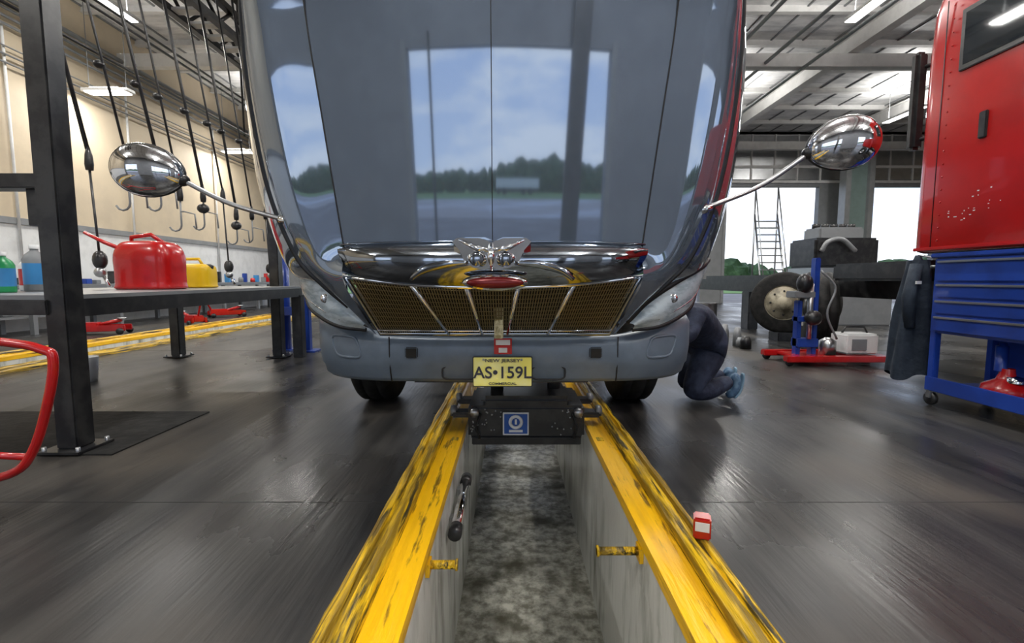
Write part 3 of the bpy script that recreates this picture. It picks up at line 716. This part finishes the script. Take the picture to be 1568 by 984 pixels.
for i in range(9):
    x=3.0+random.uniform(-.4,.4); y=6.9+random.uniform(-.2,.6); r=random.uniform(.04,.09); h=random.uniform(.1,.3)
    b.lathe([(0,0),(r,0),(r,h*.6),(r*.6,h),(0,h)],(x,y,0),(0,0,1),random.choice([m_black,m_grey,m_grey]),12)
b.done()
b=B("steel_drum"); b.lathe([(0,0),(.18,0),(.19,.01),(.19,.28),(.20,.29),(.19,.30),(.19,.58),(.18,.60),(0,.58)],(3.35,8.2,0),(0,0,1),m_black); b.done()

# ------------------------------------------------------------ kneeling mechanic
def skin(name,pts,edges,m,root=0,lv=2,parent=None):
    me=bpy.data.meshes.new(name); bm=bmesh.new(); L=bm.verts.layers.skin.verify(); vs=[]
    for i,(x,y,z,r) in enumerate(pts):
        v=bm.verts.new((x,y,z)); rr=r if isinstance(r,tuple) else (r,r); v[L].radius=rr; v[L].use_root=(i==root); vs.append(v)
    for a,c in edges: bm.edges.new((vs[a],vs[c]))
    bm.to_mesh(me); bm.free(); me.materials.append(m)
    o=bpy.data.objects.new(name,me); scene.collection.objects.link(o)
    s=o.modifiers.new("skin",'SKIN'); s.use_smooth_shade=True
    q=o.modifiers.new("sub",'SUBSURF'); q.levels=lv; q.render_levels=lv
    if parent: o.parent=parent
    return o
man=empty("kneeling_mechanic")
pts=[(1.62,3.88,.45,(.20,.17)),
 (1.52,3.78,.56,(.19,.165)),(1.41,3.66,.66,(.19,.16)),(1.31,3.53,.74,(.17,.14)),(1.24,3.43,.79,.075),(1.21,3.39,.82,.06),
 (1.60,3.78,.40,.14),(1.49,3.70,.26,.12),(1.40,3.66,.11,.092),(1.60,3.74,.12,.085),(1.80,3.84,.17,.058),
 (1.66,4.00,.40,.14),(1.56,3.99,.26,.12),(1.46,3.97,.11,.092),(1.66,4.05,.12,.085),(1.86,4.10,.17,.058),
 (1.31,3.36,.74,.075),(1.22,3.24,.60,.058),(1.02,3.20,.64,.042),
 (1.18,3.60,.76,.07),(1.10,3.44,.60,.055),(.98,3.30,.64,.042)]
E=[(0,1),(1,2),(2,3),(3,4),(4,5),(0,6),(6,7),(7,8),(8,9),(9,10),(0,11),(11,12),(12,13),(13,14),(14,15),(3,16),(16,17),(17,18),(3,19),(19,20),(20,21)]
skin("overalls",pts,E,m_navy,0,2,man)
for n,(ax_,ay) in (("near",(1.82,3.85)),("far",(1.88,4.11))):
    skin("shoe_"+n,[(ax_-.01,ay,.21,.05),(ax_+.03,ay,.19,.048),(ax_+.03,ay,.12,(.05,.045)),(ax_-.0,ay,.055,(.05,.04)),(ax_-.05,ay,.035,.032)],[(0,1),(1,2),(2,3),(3,4)],m_shoe,0,2,man)
    skin("sole_"+n,[(ax_+.085,ay,.235,(.034,.012)),(ax_+.078,ay,.15,(.038,.012)),(ax_+.055,ay,.07,(.042,.012)),(ax_+.01,ay,.02,(.04,.012))],[(0,1),(1,2),(2,3)],m_sole,0,2,man)
b=B("head")
hc=Vector((1.12,3.32,.88)); fd=Vector((-.75,-.6,-.25)).normalized(); side=fd.cross(Vector((0,0,1))).normalized(); upv=side.cross(fd)
Rh=Matrix((side,fd,upv)).transposed()
b.ell(hc,(.075,.095,.115),m_skin,Rh); b.ell(hc-fd*.015+upv*.025,(.083,.100,.105),m_hair,Rh)
b.ell(hc+fd*.10-upv*.01,(.012,.022,.024),m_skin,Rh,10); b.ell(hc+fd*.088-upv*.055,(.026,.008,.008),m_red,Rh,10)
for s in (-1,1):
    b.ell(hc+fd*.088+upv*.012+side*s*.032,(.013,.008,.008),m_white,Rh,10); b.ell(hc+fd*.095+upv*.012+side*s*.032,(.005,.004,.005),m_black,Rh,8); b.ell(hc+side*s*.078-upv*.01,(.010,.02,.03),m_skin,Rh,10)
b.done(man)
for n,w,d in (("near",(1.02,3.20,.64),(-1,-.1,.1)),("far",(.98,3.30,.64),(-1,.2,.1))):
    w=Vector(w); d=Vector(d).normalized(); sd=d.cross(Vector((0,0,1))).normalized(); dn=Vector((0,0,-1))
    P=[(*w,.03),(*(w+d*.05),(.034,.02)),(*(w+d*.085),(.036,.018))]; Ed=[(0,1),(1,2)]
    for k,ln in enumerate((.065,.078,.072,.055)):
        o_=w+d*.085+sd*(k-1.5)*.021; i=len(P)
        P+= [(*(o_+d*.01),.010),(*(o_+d*ln*.5+dn*.008),.009),(*(o_+d*ln*.8+dn*.03),.0085),(*(o_+d*ln*.85+dn*.05),.008)]
        Ed+=[(2,i),(i,i+1),(i+1,i+2),(i+2,i+3)]
    i=len(P); o_=w+d*.03-sd*.03; P+=[(*o_,.012),(*(o_+d*.03-sd*.02+dn*.015),.011),(*(o_+d*.055-sd*.015+dn*.03),.009)]; Ed+=[(0,i),(i,i+1),(i+1,i+2)]
    skin("hand_"+n,P,Ed,m_skin,0,1,man)

# ------------------------------------------------------------ world
w=bpy.data.worlds.new("World"); scene.world=w; w.use_nodes=True
nt=w.node_tree; N=nt.nodes; L=nt.links; bg=N["Background"]
tc=N.new("ShaderNodeTexCoord"); sep=N.new("ShaderNodeSeparateXYZ"); L.new(tc.outputs["Generated"],sep.inputs[0])
gr=N.new("ShaderNodeValToRGB"); gr.color_ramp.elements[0].position=0.0; gr.color_ramp.elements[0].color=(.66,.76,.92,1)
gr.color_ramp.elements[1].position=.6; gr.color_ramp.elements[1].color=(.26,.42,.80,1)
L.new(sep.outputs[2],gr.inputs[0])
mp=N.new("ShaderNodeMapping"); mp.inputs["Scale"].default_value=(1.6,1.6,5.5); L.new(tc.outputs["Generated"],mp.inputs[0])
nz=N.new("ShaderNodeTexNoise"); nz.inputs["Scale"].default_value=2.3; nz.inputs["Detail"].default_value=9; nz.inputs["Roughness"].default_value=.58; L.new(mp.outputs[0],nz.inputs["Vector"])
cr=N.new("ShaderNodeValToRGB"); cr.color_ramp.elements[0].position=.44; cr.color_ramp.elements[1].position=.60; L.new(nz.outputs["Fac"],cr.inputs[0])
mx=N.new("ShaderNodeMixRGB"); mx.inputs[2].default_value=(.90,.93,.98,1); L.new(cr.outputs[0],mx.inputs[0]); L.new(gr.outputs[0],mx.inputs[1])
L.new(mx.outputs[0],bg.inputs[0]); bg.inputs[1].default_value=1.9

# ------------------------------------------------------------ camera
cam=bpy.data.cameras.new("camera"); cam.sensor_width=36; cam.lens=740/1600*36; cam.clip_start=.05; cam.clip_end=500
co=bpy.data.objects.new("camera",cam); co.location=(0,0,1.0); co.rotation_euler=(math.radians(90-5.1),0,0); scene.collection.objects.link(co)
scene.camera=co
